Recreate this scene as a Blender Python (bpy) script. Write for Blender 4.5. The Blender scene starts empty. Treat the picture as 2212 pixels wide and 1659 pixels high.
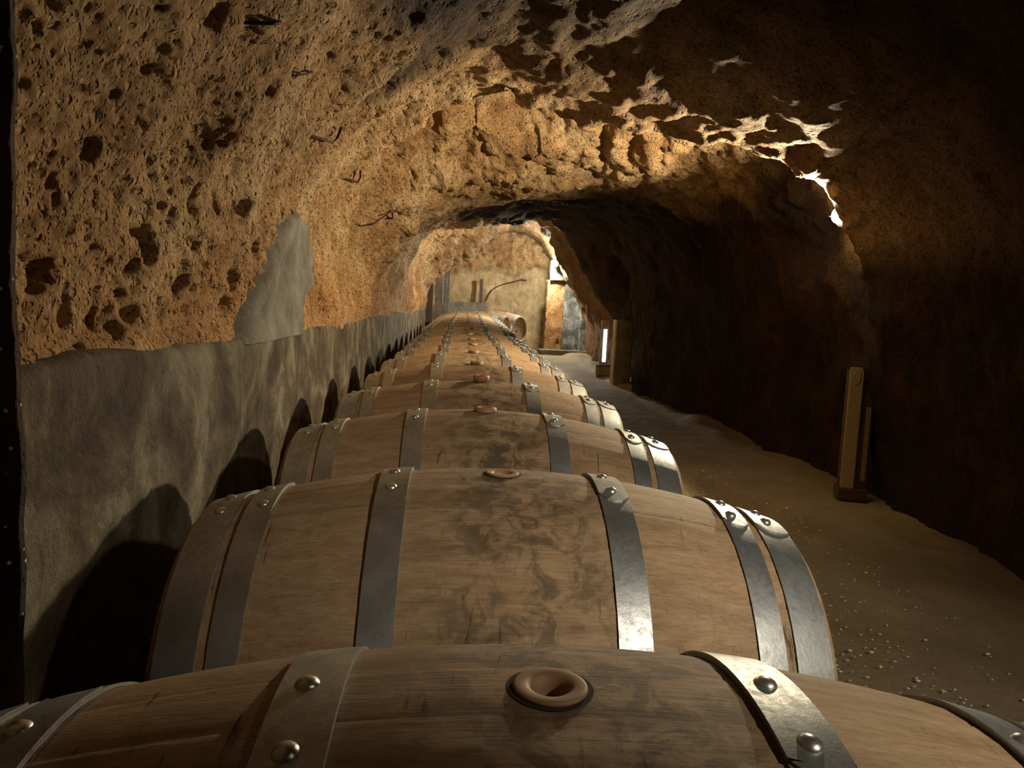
import bpy, bmesh, math, random
import numpy as np
from mathutils import Vector, Matrix
from mathutils.bvhtree import BVHTree

random.seed(7)
SC = bpy.context.scene
COL = SC.collection
W, H = 2212, 1659

# ------------------------------------------------------------------ camera
FPX = 1714.142
AX_R = Vector((0.99682119, -0.06212321, 0.04988214)).normalized()
AX_F = Vector((0.06703796, 0.99233644, -0.10379932)).normalized()
AX_U = AX_R.cross(AX_F).normalized()
CAM = Vector((-0.07526, 0.0, 1.04801))
cd = bpy.data.cameras.new('camera')
cd.sensor_width = 36.0
cd.lens = FPX / W * 36.0
cd.clip_start = 0.02
cam = bpy.data.objects.new('camera', cd)
COL.objects.link(cam)
m = Matrix((AX_R, AX_U, -AX_F)).transposed().to_4x4()
m.translation = CAM
cam.matrix_world = m
SC.camera = cam

# ------------------------------------------------------------------ exposure and world
SC.view_settings.view_transform = 'Standard'
SC.view_settings.look = 'None'
SC.view_settings.gamma = 1
SC.view_settings.use_curve_mapping = False
SC.view_settings.exposure = 0.0
wd = bpy.data.worlds.new('world')
SC.world = wd
wd.use_nodes = True
wd.node_tree.nodes['Background'].inputs[0].default_value = (1.0, 0.55, 0.3, 1)
wd.node_tree.nodes['Background'].inputs[1].default_value = 0.02


def spot(name, loc, aim, power, color, size=85, blend=.6, rad=.03):
    l = bpy.data.lights.new(name, 'SPOT')
    l.energy = power
    l.color = color
    l.spot_size = math.radians(size)
    l.spot_blend = blend
    l.shadow_soft_size = rad
    o = bpy.data.objects.new(name, l)
    COL.objects.link(o)
    o.location = loc
    d = Vector(aim) - Vector(loc)
    o.rotation_euler = d.to_track_quat('-Z', 'Y').to_euler()
    return o


def point(name, loc, power, color, rad=.03):
    l = bpy.data.lights.new(name, 'POINT')
    l.energy = power
    l.color = color
    l.shadow_soft_size = rad
    o = bpy.data.objects.new(name, l)
    COL.objects.link(o)
    o.location = loc
    return o


WARM = (1.0, .82, .55)
MILD = (1.0, .87, .70)
# lamps fixed along the right-hand side of the gallery
L1 = (1.855, 4.19, 1.60)
L2 = (1.60, 11.35, 1.72)
L3 = (1.72, 16.1, 1.83)
L0 = (1.22, -.38, 1.74)
spot('spot_lamp_entry', L0, (0.66, 1.5, .3), 128, MILD, 72, .9, .03)
spot('spot_lamp_bay', L1, (-.75, 4.3, 1.6), 370, WARM, 150, .35, .03)
point('light_lamp_bay', (1.89, 4.29, 1.66), 3.5, (1.0, .80, .36), .03)
spot('spot_lamp_arch', L2, (-.5, 11.6, 1.3), 430, (1.0, .87, .64), 160, .4, .04)
point('light_lamp_pillar', (1.66, 15.93, 1.86), 230, (1, .93, .76), .05)

# ------------------------------------------------------------------ helpers


def tag(o, label=None, cat=None, group=None, kind=None):
    if label: o['label'] = label
    if cat: o['category'] = cat
    if group: o['group'] = group
    if kind: o['kind'] = kind
    return o


def link_mesh(name, me, mat, parent=None, smooth=True):
    o = bpy.data.objects.new(name, me)
    COL.objects.link(o)
    if mat and not me.materials:
        me.materials.append(mat)
    if parent: o.parent = parent
    if smooth:
        me.polygons.foreach_set('use_smooth', [True] * len(me.polygons))
    return o


def obj(name, bm, mat, parent=None, smooth=True, sharp=None):
    me = bpy.data.meshes.new(name)
    bm.to_mesh(me)
    bm.free()
    o = link_mesh(name, me, mat, parent, smooth)
    if sharp: me.set_sharp_from_angle(angle=math.radians(sharp))
    return o


def empty(name, loc, rz=0.0):
    o = bpy.data.objects.new(name, None)
    COL.objects.link(o)
    o.location = loc
    o.rotation_euler = (0, 0, rz)
    o.empty_display_size = .05
    return o


def box(bm, c, s, bevel=0.0, rot=None):
    r = bmesh.ops.create_cube(bm, size=1)
    vs = r['verts']
    for v in vs:
        v.co = Vector((v.co.x * s[0], v.co.y * s[1], v.co.z * s[2]))
    if bevel:
        es = list({e for v in vs for e in v.link_edges})
        rr = bmesh.ops.bevel(bm, geom=es, offset=bevel, segments=2, affect='EDGES', profile=.7)
        vs = list({v for f in rr['faces'] for v in f.verts} | {v for v in vs if v.is_valid})
    for v in vs:
        if rot: v.co = rot @ v.co
        v.co += Vector(c)
    return vs


def tube(bm, pts, r, seg=8, caps=True):
    pts = [Vector(p) for p in pts]
    rings = []
    rr = r if hasattr(r, '__len__') else [r] * len(pts)
    prev = None
    for i, p in enumerate(pts):
        a = pts[max(i - 1, 0)]
        b = pts[min(i + 1, len(pts) - 1)]
        t = (b - a).normalized()
        if prev is None:
            n = t.orthogonal().normalized()
        else:
            n = (prev - t * prev.dot(t)).normalized()
        prev = n
        bt = t.cross(n)
        rings.append([bm.verts.new(p + (n * math.cos(2 * math.pi * k / seg) + bt * math.sin(2 * math.pi * k / seg)) * rr[i]) for k in range(seg)])
    for i in range(len(rings) - 1):
        for k in range(seg):
            bm.faces.new((rings[i][k], rings[i][(k + 1) % seg], rings[i + 1][(k + 1) % seg], rings[i + 1][k]))
    if caps:
        bm.faces.new(rings[0][::-1])
        bm.faces.new(rings[-1])


def lathe(bm, prof, seg=32, axis='Z', c=(0, 0, 0)):
    """prof: list of (r, h)."""
    rings = []
    for r, h in prof:
        ring = []
        for k in range(seg):
            a = 2 * math.pi * k / seg
            if axis == 'Z': p = (r * math.cos(a), r * math.sin(a), h)
            else: p = (h, r * math.cos(a), r * math.sin(a))
            ring.append(bm.verts.new(Vector(p) + Vector(c)))
        rings.append(ring)
    for i in range(len(rings) - 1):
        for k in range(seg):
            bm.faces.new((rings[i][k], rings[i][(k + 1) % seg], rings[i + 1][(k + 1) % seg], rings[i + 1][k]))
    bm.faces.new(rings[0][::-1])
    bm.faces.new(rings[-1])
    bmesh.ops.recalc_face_normals(bm, faces=bm.faces)


# vectorised noise ---------------------------------------------------


def _hash(ix, iy, iz, k):
    n = (ix * 73856093) ^ (iy * 19349663) ^ (iz * 83492791) ^ (k * 2654435761)
    n = (n ^ (n >> 13)) * 1274126177
    n = n & 0x7fffffff
    n = (n ^ (n >> 15)) * 2246822519
    return ((n & 0xffffff) / float(0xffffff))


def vnoise(p, s, k=0):
    q = p / s
    i = np.floor(q).astype(np.int64)
    f = q - i
    f = f * f * f * (f * (f * 6 - 15) + 10)
    out = 0
    for dx in (0, 1):
        for dy in (0, 1):
            for dz in (0, 1):
                w = (f[..., 0] if dx else 1 - f[..., 0]) * (f[..., 1] if dy else 1 - f[..., 1]) * (f[..., 2] if dz else 1 - f[..., 2])
                out = out + w * _hash(i[..., 0] + dx, i[..., 1] + dy, i[..., 2] + dz, k)
    return out * 2 - 1


def fbm(p, s, octv=4, k=0, gain=.5):
    a, t = 1.0, 0
    for o in range(octv):
        t = t + a * vnoise(p, s / 2 ** o, k + o)
        a *= gain
    return t


def worley(p, s, k=0):
    """distance to the nearest feature point (in units of s) and its random number"""
    q = p / s
    i = np.floor(q).astype(np.int64)
    best = np.full(p.shape[:-1], 9.0)
    idr = np.zeros(p.shape[:-1])
    for dx in (-1, 0, 1):
        for dy in (-1, 0, 1):
            for dz in (-1, 0, 1):
                c = i + np.array([dx, dy, dz])
                px = c[..., 0] + _hash(c[..., 0], c[..., 1], c[..., 2], k + 1)
                py = c[..., 1] + _hash(c[..., 0], c[..., 1], c[..., 2], k + 2)
                pz = c[..., 2] + _hash(c[..., 0], c[..., 1], c[..., 2], k + 3)
                d = np.sqrt((q[..., 0] - px) ** 2 + (q[..., 1] - py) ** 2 + (q[..., 2] - pz) ** 2)
                r = _hash(c[..., 0], c[..., 1], c[..., 2], k + 4)
                mk = d < best
                best = np.where(mk, d, best)
                idr = np.where(mk, r, idr)
    return best, idr


def sstep(a, b, x):
    t = np.clip((x - a) / (b - a), 0, 1)
    return t * t * (3 - 2 * t)


def ridged(p, s, octv=3, k=0):
    a, t = 1.0, 0
    for o in range(octv):
        t = t + a * (1 - np.abs(vnoise(p, s / 2 ** o, k + o)))
        a *= .5
    return t


# ------------------------------------------------------------------ materials


def new_mat(name):
    mt = bpy.data.materials.new(name)
    mt.use_nodes = True
    nt = mt.node_tree
    b = nt.nodes['Principled BSDF']
    return mt, nt, b


def N(nt, t, **kw):
    n = nt.nodes.new(t)
    for k, v in kw.items():
        if k in n.inputs: n.inputs[k].default_value = v
        else: setattr(n, k, v)
    return n


def ramp(nt, src, stops, interp='LINEAR'):
    n = nt.nodes.new('ShaderNodeValToRGB')
    n.color_ramp.interpolation = interp
    e = n.color_ramp.elements
    while len(e) < len(stops): e.new(.5)
    for i, (p, c) in enumerate(stops):
        e[i].position = p
        e[i].color = (c[0], c[1], c[2], 1) if hasattr(c, '__len__') else (c, c, c, 1)
    nt.links.new(src, n.inputs[0])
    return n.outputs[0]


def mix(nt, fac, a, b, mode='MIX'):
    n = nt.nodes.new('ShaderNodeMix')
    n.data_type = 'RGBA'
    n.blend_type = mode
    if hasattr(fac, 'default_value'): nt.links.new(fac, n.inputs[0])
    else: n.inputs[0].default_value = fac
    for v, i in ((a, 6), (b, 7)):
        if hasattr(v, 'default_value'): nt.links.new(v, n.inputs[i])
        else: n.inputs[i].default_value = (v[0], v[1], v[2], 1)
    return n.outputs[2]


def math_(nt, op, a, b=0.0):
    n = nt.nodes.new('ShaderNodeMath')
    n.operation = op
    for v, i in ((a, 0), (b, 1)):
        if hasattr(v, 'default_value'): nt.links.new(v, n.inputs[i])
        else: n.inputs[i].default_value = v
    return n.outputs[0]


def bump(nt, b, height, strength=.5, dist=.01, prev=None):
    n = nt.nodes.new('ShaderNodeBump')
    n.inputs['Strength'].default_value = strength
    n.inputs['Distance'].default_value = dist
    nt.links.new(height, n.inputs['Height'])
    if prev: nt.links.new(prev, n.inputs['Normal'])
    nt.links.new(n.outputs[0], b.inputs['Normal'])
    return n.outputs[0]


def coords(nt, scale=(1, 1, 1), loc=(0, 0, 0), rnd=False, which='Object'):
    tc = nt.nodes.new('ShaderNodeTexCoord')
    mp = nt.nodes.new('ShaderNodeMapping')
    mp.inputs['Scale'].default_value = scale
    mp.inputs['Location'].default_value = loc
    src = tc.outputs[which]
    if rnd:
        oi = nt.nodes.new('ShaderNodeObjectInfo')
        add = nt.nodes.new('ShaderNodeVectorMath')
        add.operation = 'ADD'
        sc = nt.nodes.new('ShaderNodeMath')
        sc.operation = 'MULTIPLY'
        sc.inputs[1].default_value = 37.0
        nt.links.new(oi.outputs['Random'], sc.inputs[0])
        nt.links.new(src, add.inputs[0])
        nt.links.new(sc.outputs[0], add.inputs[1])
        src = add.outputs[0]
    nt.links.new(src, mp.inputs[0])
    return mp.outputs[0]


def noise(nt, vec, scale, detail=4, rough=.6, dist=0.0):
    n = nt.nodes.new('ShaderNodeTexNoise')
    n.inputs['Scale'].default_value = scale
    n.inputs['Detail'].default_value = detail
    n.inputs['Roughness'].default_value = rough
    n.inputs['Distortion'].default_value = dist
    nt.links.new(vec, n.inputs['Vector'])
    return n.outputs[0]


def voro(nt, vec, scale, feature='F1', out='Distance', rnd=1.0):
    n = nt.nodes.new('ShaderNodeTexVoronoi')
    n.feature = feature
    n.inputs['Scale'].default_value = scale
    n.inputs['Randomness'].default_value = rnd
    nt.links.new(vec, n.inputs['Vector'])
    return n.outputs[out]


def rock_mat(name, c0, c1, c2, pit=1.0, strength=.9, bed_shade=False):
    mt, nt, b = new_mat(name)
    v = coords(nt)
    n1 = noise(nt, v, 2.2, 6, .6, .3)
    n2 = noise(nt, v, 14, 6, .65, .2)
    col = ramp(nt, n1, [(.32, c0), (.5, c1), (.68, c2)])
    sp = ramp(nt, n2, [(.3, .62), (.55, 1.0), (.75, 1.18)])
    col = mix(nt, 1.0, col, sp, 'MULTIPLY')
    # small fossil chips
    w = voro(nt, v, 60)
    chip = ramp(nt, w, [(.0, 1.0), (.10, 1.0), (.16, 0.0)])
    rn = ramp(nt, voro(nt, v, 60, out='Color'), [(.62, 0.0), (.66, 1.0)])
    chipm = math_(nt, 'MULTIPLY', chip, rn)
    col = mix(nt, math_(nt, 'MULTIPLY', chipm, .8), col, (.85, .76, .58))
    if bed_shade:
        # the lowest bed of the stone is redder
        sz = nt.nodes.new('ShaderNodeSeparateXYZ')
        nt.links.new(v, sz.inputs[0])
        bed = ramp(nt, math_(nt, 'ADD', sz.outputs[2], math_(nt, 'MULTIPLY', n1, .5)), [(.0, 1.0), (.5, 0.0)])
        bn = bed.node
        bn.color_ramp.elements[0].position = 0
        mr = nt.nodes.new('ShaderNodeMapRange')
        mr.inputs[1].default_value = 1.22
        mr.inputs[2].default_value = 1.62
        mr.inputs[3].default_value = 1.0
        mr.inputs[4].default_value = 0.0
        nt.links.new(bn.inputs[0].links[0].from_socket, mr.inputs[0])
        nt.nodes.remove(bn)
        col = mix(nt, mr.outputs[0], col, (1.0, .87, .74), 'MULTIPLY')
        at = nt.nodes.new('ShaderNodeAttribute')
        at.attribute_name = 'soot'  # per-vertex shade blended into the rock colour
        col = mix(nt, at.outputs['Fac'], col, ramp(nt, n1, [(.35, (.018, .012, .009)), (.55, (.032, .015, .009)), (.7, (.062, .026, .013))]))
    nt.links.new(col, b.inputs['Base Color'])
    b.inputs['Roughness'].default_value = .86
    b.inputs['Specular IOR Level'].default_value = .25
    # pits at two sizes plus grit
    vd = nt.nodes.new('ShaderNodeVectorMath')
    vd.operation = 'ADD'
    nn = nt.nodes.new('ShaderNodeTexNoise')
    nn.inputs['Scale'].default_value = 25
    nt.links.new(v, nn.inputs['Vector'])
    sc = nt.nodes.new('ShaderNodeVectorMath')
    sc.operation = 'SCALE'
    sc.inputs['Scale'].default_value = .03
    nt.links.new(nn.outputs['Color'], sc.inputs[0])
    nt.links.new(v, vd.inputs[0])
    nt.links.new(sc.outputs[0], vd.inputs[1])
    pv = vd.outputs[0]
    p1 = ramp(nt, voro(nt, pv, 34), [(.12, 0.0), (.34, 1.0)])
    p2 = ramp(nt, voro(nt, pv, 95), [(.1, 0.0), (.38, 1.0)])
    g = noise(nt, v, 120, 6, .7)
    h = math_(nt, 'ADD', math_(nt, 'MULTIPLY', p1, .9 * pit), math_(nt, 'MULTIPLY', p2, .65 * pit))
    h = math_(nt, 'ADD', h, math_(nt, 'MULTIPLY', g, .45))
    h = math_(nt, 'ADD', h, math_(nt, 'MULTIPLY', noise(nt, v, 22, 5, .6), .9))
    bump(nt, b, h, strength, .015)
    return mt


M = {}
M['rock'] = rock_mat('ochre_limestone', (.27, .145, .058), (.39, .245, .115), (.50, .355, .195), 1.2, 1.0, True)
M['rock_ceiling'] = rock_mat('brown_limestone', (.22, .11, .045), (.36, .21, .10), (.48, .33, .17), .7)
M['rock_dark'] = rock_mat('shaded_limestone', (.018, .012, .009), (.034, .018, .010), (.075, .030, .014), .5, .6)  # dark copy of the rock, shade put into its colour


def concrete_mat(name, c0, c1, c2, streak=.6, rough=.85):
    mt, nt, b = new_mat(name)
    v = coords(nt)
    vs = coords(nt, (4, 4, .8))
    n1 = noise(nt, v, 4.2, 8, .66, .6)
    col = ramp(nt, n1, [(.38, c0), (.5, c1), (.61, c2)])
    st = ramp(nt, noise(nt, vs, 2.4, 5, .6), [(.35, 1 - streak), (.6, 1.0), (.75, 1.12)])
    col = mix(nt, .8, col, st, 'MULTIPLY')
    g = ramp(nt, noise(nt, v, 40, 6, .7), [(.3, .75), (.6, 1.05)])
    col = mix(nt, .8, col, g, 'MULTIPLY')
    nt.links.new(col, b.inputs['Base Color'])
    b.inputs['Roughness'].default_value = rough
    b.inputs['Specular IOR Level'].default_value = .3
    h = math_(nt, 'ADD', noise(nt, v, 45, 6, .7), math_(nt, 'MULTIPLY', noise(nt, v, 9, 4, .6), 1.5))
    h = math_(nt, 'ADD', h, math_(nt, 'MULTIPLY', noise(nt, v, 160, 4, .7), .5))
    bump(nt, b, h, .75, .010)
    return mt


M['plinth'] = concrete_mat('stained_render', (.05, .033, .019), (.105, .08, .048), (.20, .172, .12), .4)
M['plaster'] = concrete_mat('grey_plaster', (.12, .11, .085), (.17, .158, .128), (.235, .22, .185), .2)
M['back_plaster'] = concrete_mat('cream_plaster', (.33, .24, .13), (.45, .34, .19), (.52, .42, .26), .3)
M['damp_plaster'] = concrete_mat('damp_grey_plaster', (.09, .10, .085), (.2, .21, .19), (.36, .37, .35), .4)


def floor_mat():
    mt, nt, b = new_mat('earth_floor')
    v = coords(nt)
    n1 = noise(nt, v, 1.1, 6, .6, .4)
    col = ramp(nt, n1, [(.35, (.15, .115, .06)), (.52, (.22, .175, .10)), (.7, (.29, .24, .155))])
    g = ramp(nt, noise(nt, v, 60, 6, .7), [(.3, .7), (.65, 1.15)])
    col = mix(nt, .8, col, g, 'MULTIPLY')
    nt.links.new(col, b.inputs['Base Color'])
    b.inputs['Roughness'].default_value = .75
    h = math_(nt, 'ADD', noise(nt, v, 70, 5, .7), math_(nt, 'MULTIPLY', noise(nt, v, 8, 4, .6), 2.0))
    bump(nt, b, h, .5, .008)
    return mt


M['floor'] = floor_mat()


def oak_mat():
    mt, nt, b = new_mat('weathered_oak')
    vg = coords(nt, (1.6, 14, 14), rnd=True)       # grain runs along the barrel axis
    vf = coords(nt, (5, 110, 110), rnd=True)
    v = coords(nt, rnd=True)
    vo = coords(nt)
    g1 = noise(nt, vg, 3.0, 6, .62, .6)
    g2 = noise(nt, vf, 3.0, 5, .65, .4)
    big = noise(nt, v, 3.0, 4, .6, .3)
    col = ramp(nt, g1, [(.30, (.29, .19, .105)), (.5, (.39, .268, .155)), (.7, (.475, .345, .215))])
    col = mix(nt, .85, col, ramp(nt, g2, [(.32, .68), (.5, .97), (.7, 1.12)]), 'MULTIPLY')
    col = mix(nt, .7, col, ramp(nt, big, [(.3, (.72, .70, .66)), (.52, (1, 1, 1)), (.7, (1.1, 1.05, .98))]), 'MULTIPLY')
    # every stave its own tone
    at = nt.nodes.new('ShaderNodeAttribute')
    at.attribute_name = 'stave_tone'
    col = mix(nt, .75, col, ramp(nt, at.outputs['Fac'], [(0, (.9, .88, .85)), (.5, (1, 1, 1)), (1, (1.05, 1.02, .97))]), 'MULTIPLY')
    # dark wine spills and mould spread around the bung (centred on the bilge)
    sx = nt.nodes.new('ShaderNodeSeparateXYZ')
    nt.links.new(vo, sx.inputs[0])
    ax = math_(nt, 'ABSOLUTE', math_(nt, 'ADD', sx.outputs[0], -.03))
    near = ramp(nt, ax, [(.05, 1.0), (.19, 0.12)])
    spots = ramp(nt, noise(nt, v, 24, 8, .72, .6), [(.45, 0.0), (.56, 1.0)])
    blot = ramp(nt, noise(nt, v, 7, 6, .65, .8), [(.42, 0.0), (.66, 1.0)])
    dirt = math_(nt, 'MULTIPLY', math_(nt, 'MULTIPLY', near, math_(nt, 'ADD', math_(nt, 'MULTIPLY', spots, .75), math_(nt, 'MULTIPLY', blot, .45))), .85)
    col = mix(nt, dirt, col, (.085, .065, .04))
    # thin black scratches and runs that go round the barrel
    vr = coords(nt, (34, 3.2, 3.2), rnd=True)
    vq = coords(nt, (10, 10, 10), rnd=True)
    s1 = ramp(nt, noise(nt, vr, 1.5, 5, .7, 1.2), [(.60, 0.0), (.65, 1.0)])
    s2 = ramp(nt, noise(nt, vq, .9, 3, .5), [(.46, 0.0), (.58, 1.0)])
    # fine black specks
    sk = ramp(nt, voro(nt, v, 85), [(.06, 1.0), (.12, 0.0)])
    skr = ramp(nt, voro(nt, v, 85, out='Color'), [(.78, 0.0), (.82, 1.0)])
    col = mix(nt, math_(nt, 'MULTIPLY', math_(nt, 'MULTIPLY', sk, skr), .75), col, (.05, .035, .022))
    col = mix(nt, math_(nt, 'MULTIPLY', math_(nt, 'MULTIPLY', s1, s2), .8), col, (.045, .03, .02))
    nt.links.new(col, b.inputs['Base Color'])
    b.inputs['Roughness'].default_value = .68
    b.inputs['Specular IOR Level'].default_value = .3
    h = math_(nt, 'ADD', math_(nt, 'MULTIPLY', g2, 1.0), math_(nt, 'MULTIPLY', noise(nt, v, 60, 5, .7), .5))
    bump(nt, b, h, .45, .003)
    return mt


M['oak'] = oak_mat()


def steel_mat(name, c0, c1, rough):
    mt, nt, b = new_mat(name)
    v = coords(nt, rnd=True)
    n1 = noise(nt, v, 9, 6, .6, .3)
    n2 = noise(nt, v, 90, 6, .75)
    col = ramp(nt, n1, [(.35, c0), (.65, c1)])
    col = mix(nt, .7, col, ramp(nt, n2, [(.35, .72), (.6, 1.1)]), 'MULTIPLY')
    nt.links.new(col, b.inputs['Base Color'])
    b.inputs['Metallic'].default_value = .85
    r = ramp(nt, n2, [(.3, rough + .14), (.65, rough - .08)])
    nt.links.new(r, b.inputs['Roughness'])
    bump(nt, b, n2, .25, .002)
    return mt


M['hoop'] = steel_mat('galvanised_hoop', (.34, .36, .35), (.51, .54, .54), .45)
M['rivet'] = steel_mat('bright_rivet', (.50, .49, .44), (.62, .60, .54), .30)
M['iron'] = steel_mat('rusty_iron', (.035, .018, .012), (.07, .032, .018), .75)


def plain(name, c, rough=.7, metal=0, emis=None, es=0):
    mt, nt, b = new_mat(name)
    v = coords(nt)
    col = mix(nt, .5, c, ramp(nt, noise(nt, v, 30, 5, .6), [(.3, tuple(.7 * x for x in c)), (.7, tuple(min(1, 1.15 * x) for x in c))]))
    nt.links.new(col, b.inputs['Base Color'])
    b.inputs['Roughness'].default_value = rough
    b.inputs['Metallic'].default_value = metal
    if emis:
        b.inputs['Emission Color'].default_value = (*emis, 1)
        b.inputs['Emission Strength'].default_value = es
    return mt


M['bung'] = plain('tan_bung', (.34, .20, .11), .6)
M['bung_orange'] = plain('orange_bung', (.42, .19, .09), .55)
M['gap_shade'] = plain('gap_shade_rim', (.035, .02, .012), .9)  # painted shade of the gap round the bung
M['timber'] = plain('dark_timber', (.07, .045, .03), .8)
M['bulb'] = plain('lit_bulb', (.9, .9, .8), .3, 0, (1, .93, .55), 60)
M['bulb_white'] = plain('lit_white_bulb', (.9, .9, .9), .3, 0, (1, .97, .88), 60)
M['lampbody'] = plain('painted_lamp_body', (.12, .11, .09), .5, .3)
M['bollard'] = plain('olive_bollard', (.34, .25, .11), .5, .2)
M['bollard_dark'] = plain('brown_bollard_side', (.07, .03, .018), .6, .2)
M['panel'] = plain('lit_panel', (.9, .9, .9), .4, 0, (.92, .88, 1.0), 4.0)
M['panel_off'] = plain('unlit_panel', (.22, .13, .05), .5)
M['pebble'] = plain('pale_pebble', (.8, .78, .7), .5)
M['block'] = concrete_mat('bollard_block', (.34, .28, .19), (.45, .38, .27), (.52, .46, .35), .2)

# ------------------------------------------------------------------ the gallery: sections
# control points of the rock vault from the top of the left plinth over to the right floor
SECT = [  # the seat of the rock lies a little behind and below the plinth top
    (-3.2, [(-.75, .86), (-.72, 1.15), (-.60, 1.42), (-.34, 1.66), (.00, 1.80), (.42, 1.90), (1.05, 1.90), (1.62, 1.72), (1.95, 1.45), (2.1, 1.0), (2.12, .5), (2.12, -.05)]),
    (1.20, [(-.75, .86), (-.72, 1.15), (-.60, 1.42), (-.37, 1.68), (-.02, 1.88), (.42, 2.02), (1.05, 2.02), (1.66, 1.84), (2.0, 1.52), (2.1, 1.0), (2.15, .5), (2.15, -.05)]),
    (2.60, [(-.76, .86), (-.74, 1.22), (-.63, 1.53), (-.42, 1.81), (-.04, 2.05), (.40, 2.15), (1.05, 2.11), (1.68, 1.89), (2.02, 1.54), (2.1, 1.0), (2.28, .5), (2.32, -.05)]),
    (4.02, [(-.77, .85), (-.76, 1.25), (-.67, 1.58), (-.42, 1.84), (-.04, 1.98), (.38, 2.01), (1.05, 1.92), (1.65, 1.75), (1.85, 1.50), (2.04, 1.15), (2.36, .5), (2.42, -.05)]),
    (4.20, [(-.77, .85), (-.77, 1.30), (-.69, 1.72), (-.48, 2.10), (-.10, 2.36), (.42, 2.46), (1.15, 2.40), (1.76, 1.98), (2.01, 1.61), (2.13, 1.15), (2.36, .5), (2.42, -.05)]),
    (5.10, [(-.78, .84), (-.78, 1.25), (-.70, 1.66), (-.50, 2.05), (-.10, 2.36), (.42, 2.48), (1.10, 2.26), (1.72, 1.96), (1.99, 1.60), (2.13, 1.15), (2.36, .5), (2.42, -.05)]),
    (5.95, [(-.79, .84), (-.76, 1.12), (-.62, 1.42), (-.36, 1.68), (.02, 1.92), (.48, 2.02), (1.08, 2.02), (1.66, 1.90), (2.00, 1.60), (2.16, 1.1), (2.36, .5), (2.4, -.05)]),
    (8.60, [(-.80, .82), (-.77, 1.18), (-.66, 1.56), (-.42, 1.82), (.00, 1.95), (.46, 2.02), (1.05, 2.10), (1.52, 2.00), (1.86, 1.62), (2.05, 1.1), (2.12, .5), (2.12, -.05)]),
    (9.60, [(-.80, .81), (-.77, 1.20), (-.66, 1.62), (-.43, 1.90), (-.02, 1.99), (.40, 2.05), (.95, 2.16), (1.45, 2.06), (1.80, 1.66), (2.0, 1.1), (2.08, .5), (2.08, -.05)]),
    (9.75, [(-.80, .81), (-.77, 1.20), (-.66, 1.62), (-.43, 1.90), (-.02, 1.99), (.40, 2.05), (.95, 2.16), (1.45, 2.06), (2.00, 1.66), (2.3, 1.1), (2.4, .5), (2.4, -.05)]),
    (11.0, [(-.80, .80), (-.77, 1.22), (-.66, 1.66), (-.40, 1.93), (.04, 2.00), (.40, 2.16), (.86, 2.26), (1.20, 2.04), (1.46, 1.66), (1.75, 1.2), (2.3, .6), (2.4, -.05)]),
    (11.2, [(-.80, .80), (-.77, 1.22), (-.68, 1.70), (-.46, 2.15), (.00, 2.40), (.46, 2.55), (.95, 2.55), (1.38, 2.28), (1.66, 1.8), (1.95, 1.3), (2.35, .7), (2.4, -.05)]),
    (12.8, [(-.80, .80), (-.77, 1.22), (-.65, 1.62), (-.35, 2.0), (.05, 2.3), (.50, 2.5), (1.0, 2.6), (1.45, 2.35), (1.75, 1.9), (2.0, 1.3), (2.35, .7), (2.4, -.05)]),
    (14.3, [(-.80, .79), (-.72, 1.10), (-.48, 1.36), (-.08, 1.70), (.36, 2.06), (.68, 2.42), (1.00, 2.54), (1.34, 2.30), (1.60, 1.82), (1.9, 1.3), (2.3, .7), (2.4, -.05)]),
    (14.6, [(-.80, .79), (-.76, 1.10), (-.62, 1.46), (-.20, 1.90), (.30, 2.30), (.68, 2.60), (1.00, 2.66), (1.42, 2.44), (1.80, 1.92), (2.1, 1.3), (2.4, .7), (2.5, -.05)]),
    (18.6, [(-.80, .79), (-.76, 1.10), (-.62, 1.46), (-.20, 1.90), (.30, 2.30), (.68, 2.50), (1.05, 2.50), (1.50, 2.30), (1.90, 1.82), (2.2, 1.3), (2.5, .7), (2.5, -.05)]),
]
ys_s = np.array([s[0] for s in SECT])
PTS = np.array([s[1] for s in SECT])
PTS[:, 0, 0] = -.724 - .05 * np.clip(ys_s / 18, 0, 1)                     # stations x 12 x 2


def catmull(P, n):
    """resample rows of control points; n: samples per span list"""
    K = P.shape[1]
    Q = np.concatenate([2 * P[:, :1] - P[:, 1:2], P, 2 * P[:, -1:] - P[:, -2:-1]], 1)
    out, us = [], []
    for i in range(K - 1):
        t = np.linspace(0, 1, n[i], endpoint=False)[None, :, None]
        p0, p1, p2, p3 = (Q[:, i + j][:, None, :] for j in range(4))
        out.append(.5 * ((2 * p1) + (p2 - p0) * t + (2 * p0 - 5 * p1 + 4 * p2 - p3) * t ** 2 + (3 * p1 - p0 - 3 * p2 + p3) * t ** 3))
        us.append(i + t[0, :, 0])
    out.append(P[:, -1:])
    us.append([K - 1])
    return np.concatenate(out, 1), np.concatenate(us)


# y samples: fine near the camera
ysam = list(np.arange(-3.2, .9, .07))
y = .9
while y < 18.6:
    ysam.append(y)
    st = max(.0048, .0046 * y) if y < 3.4 else max(.0075, .005 * y)
    if 3.95 < y < 4.25 or 5.1 < y < 6.0: st = .016
    y += st
ysam.append(18.6)
ysam = np.array(ysam)
nspan = [84, 70, 64, 50, 40, 46, 40, 30, 26, 22, 14]
C, US = catmull(PTS, nspan)
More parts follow.
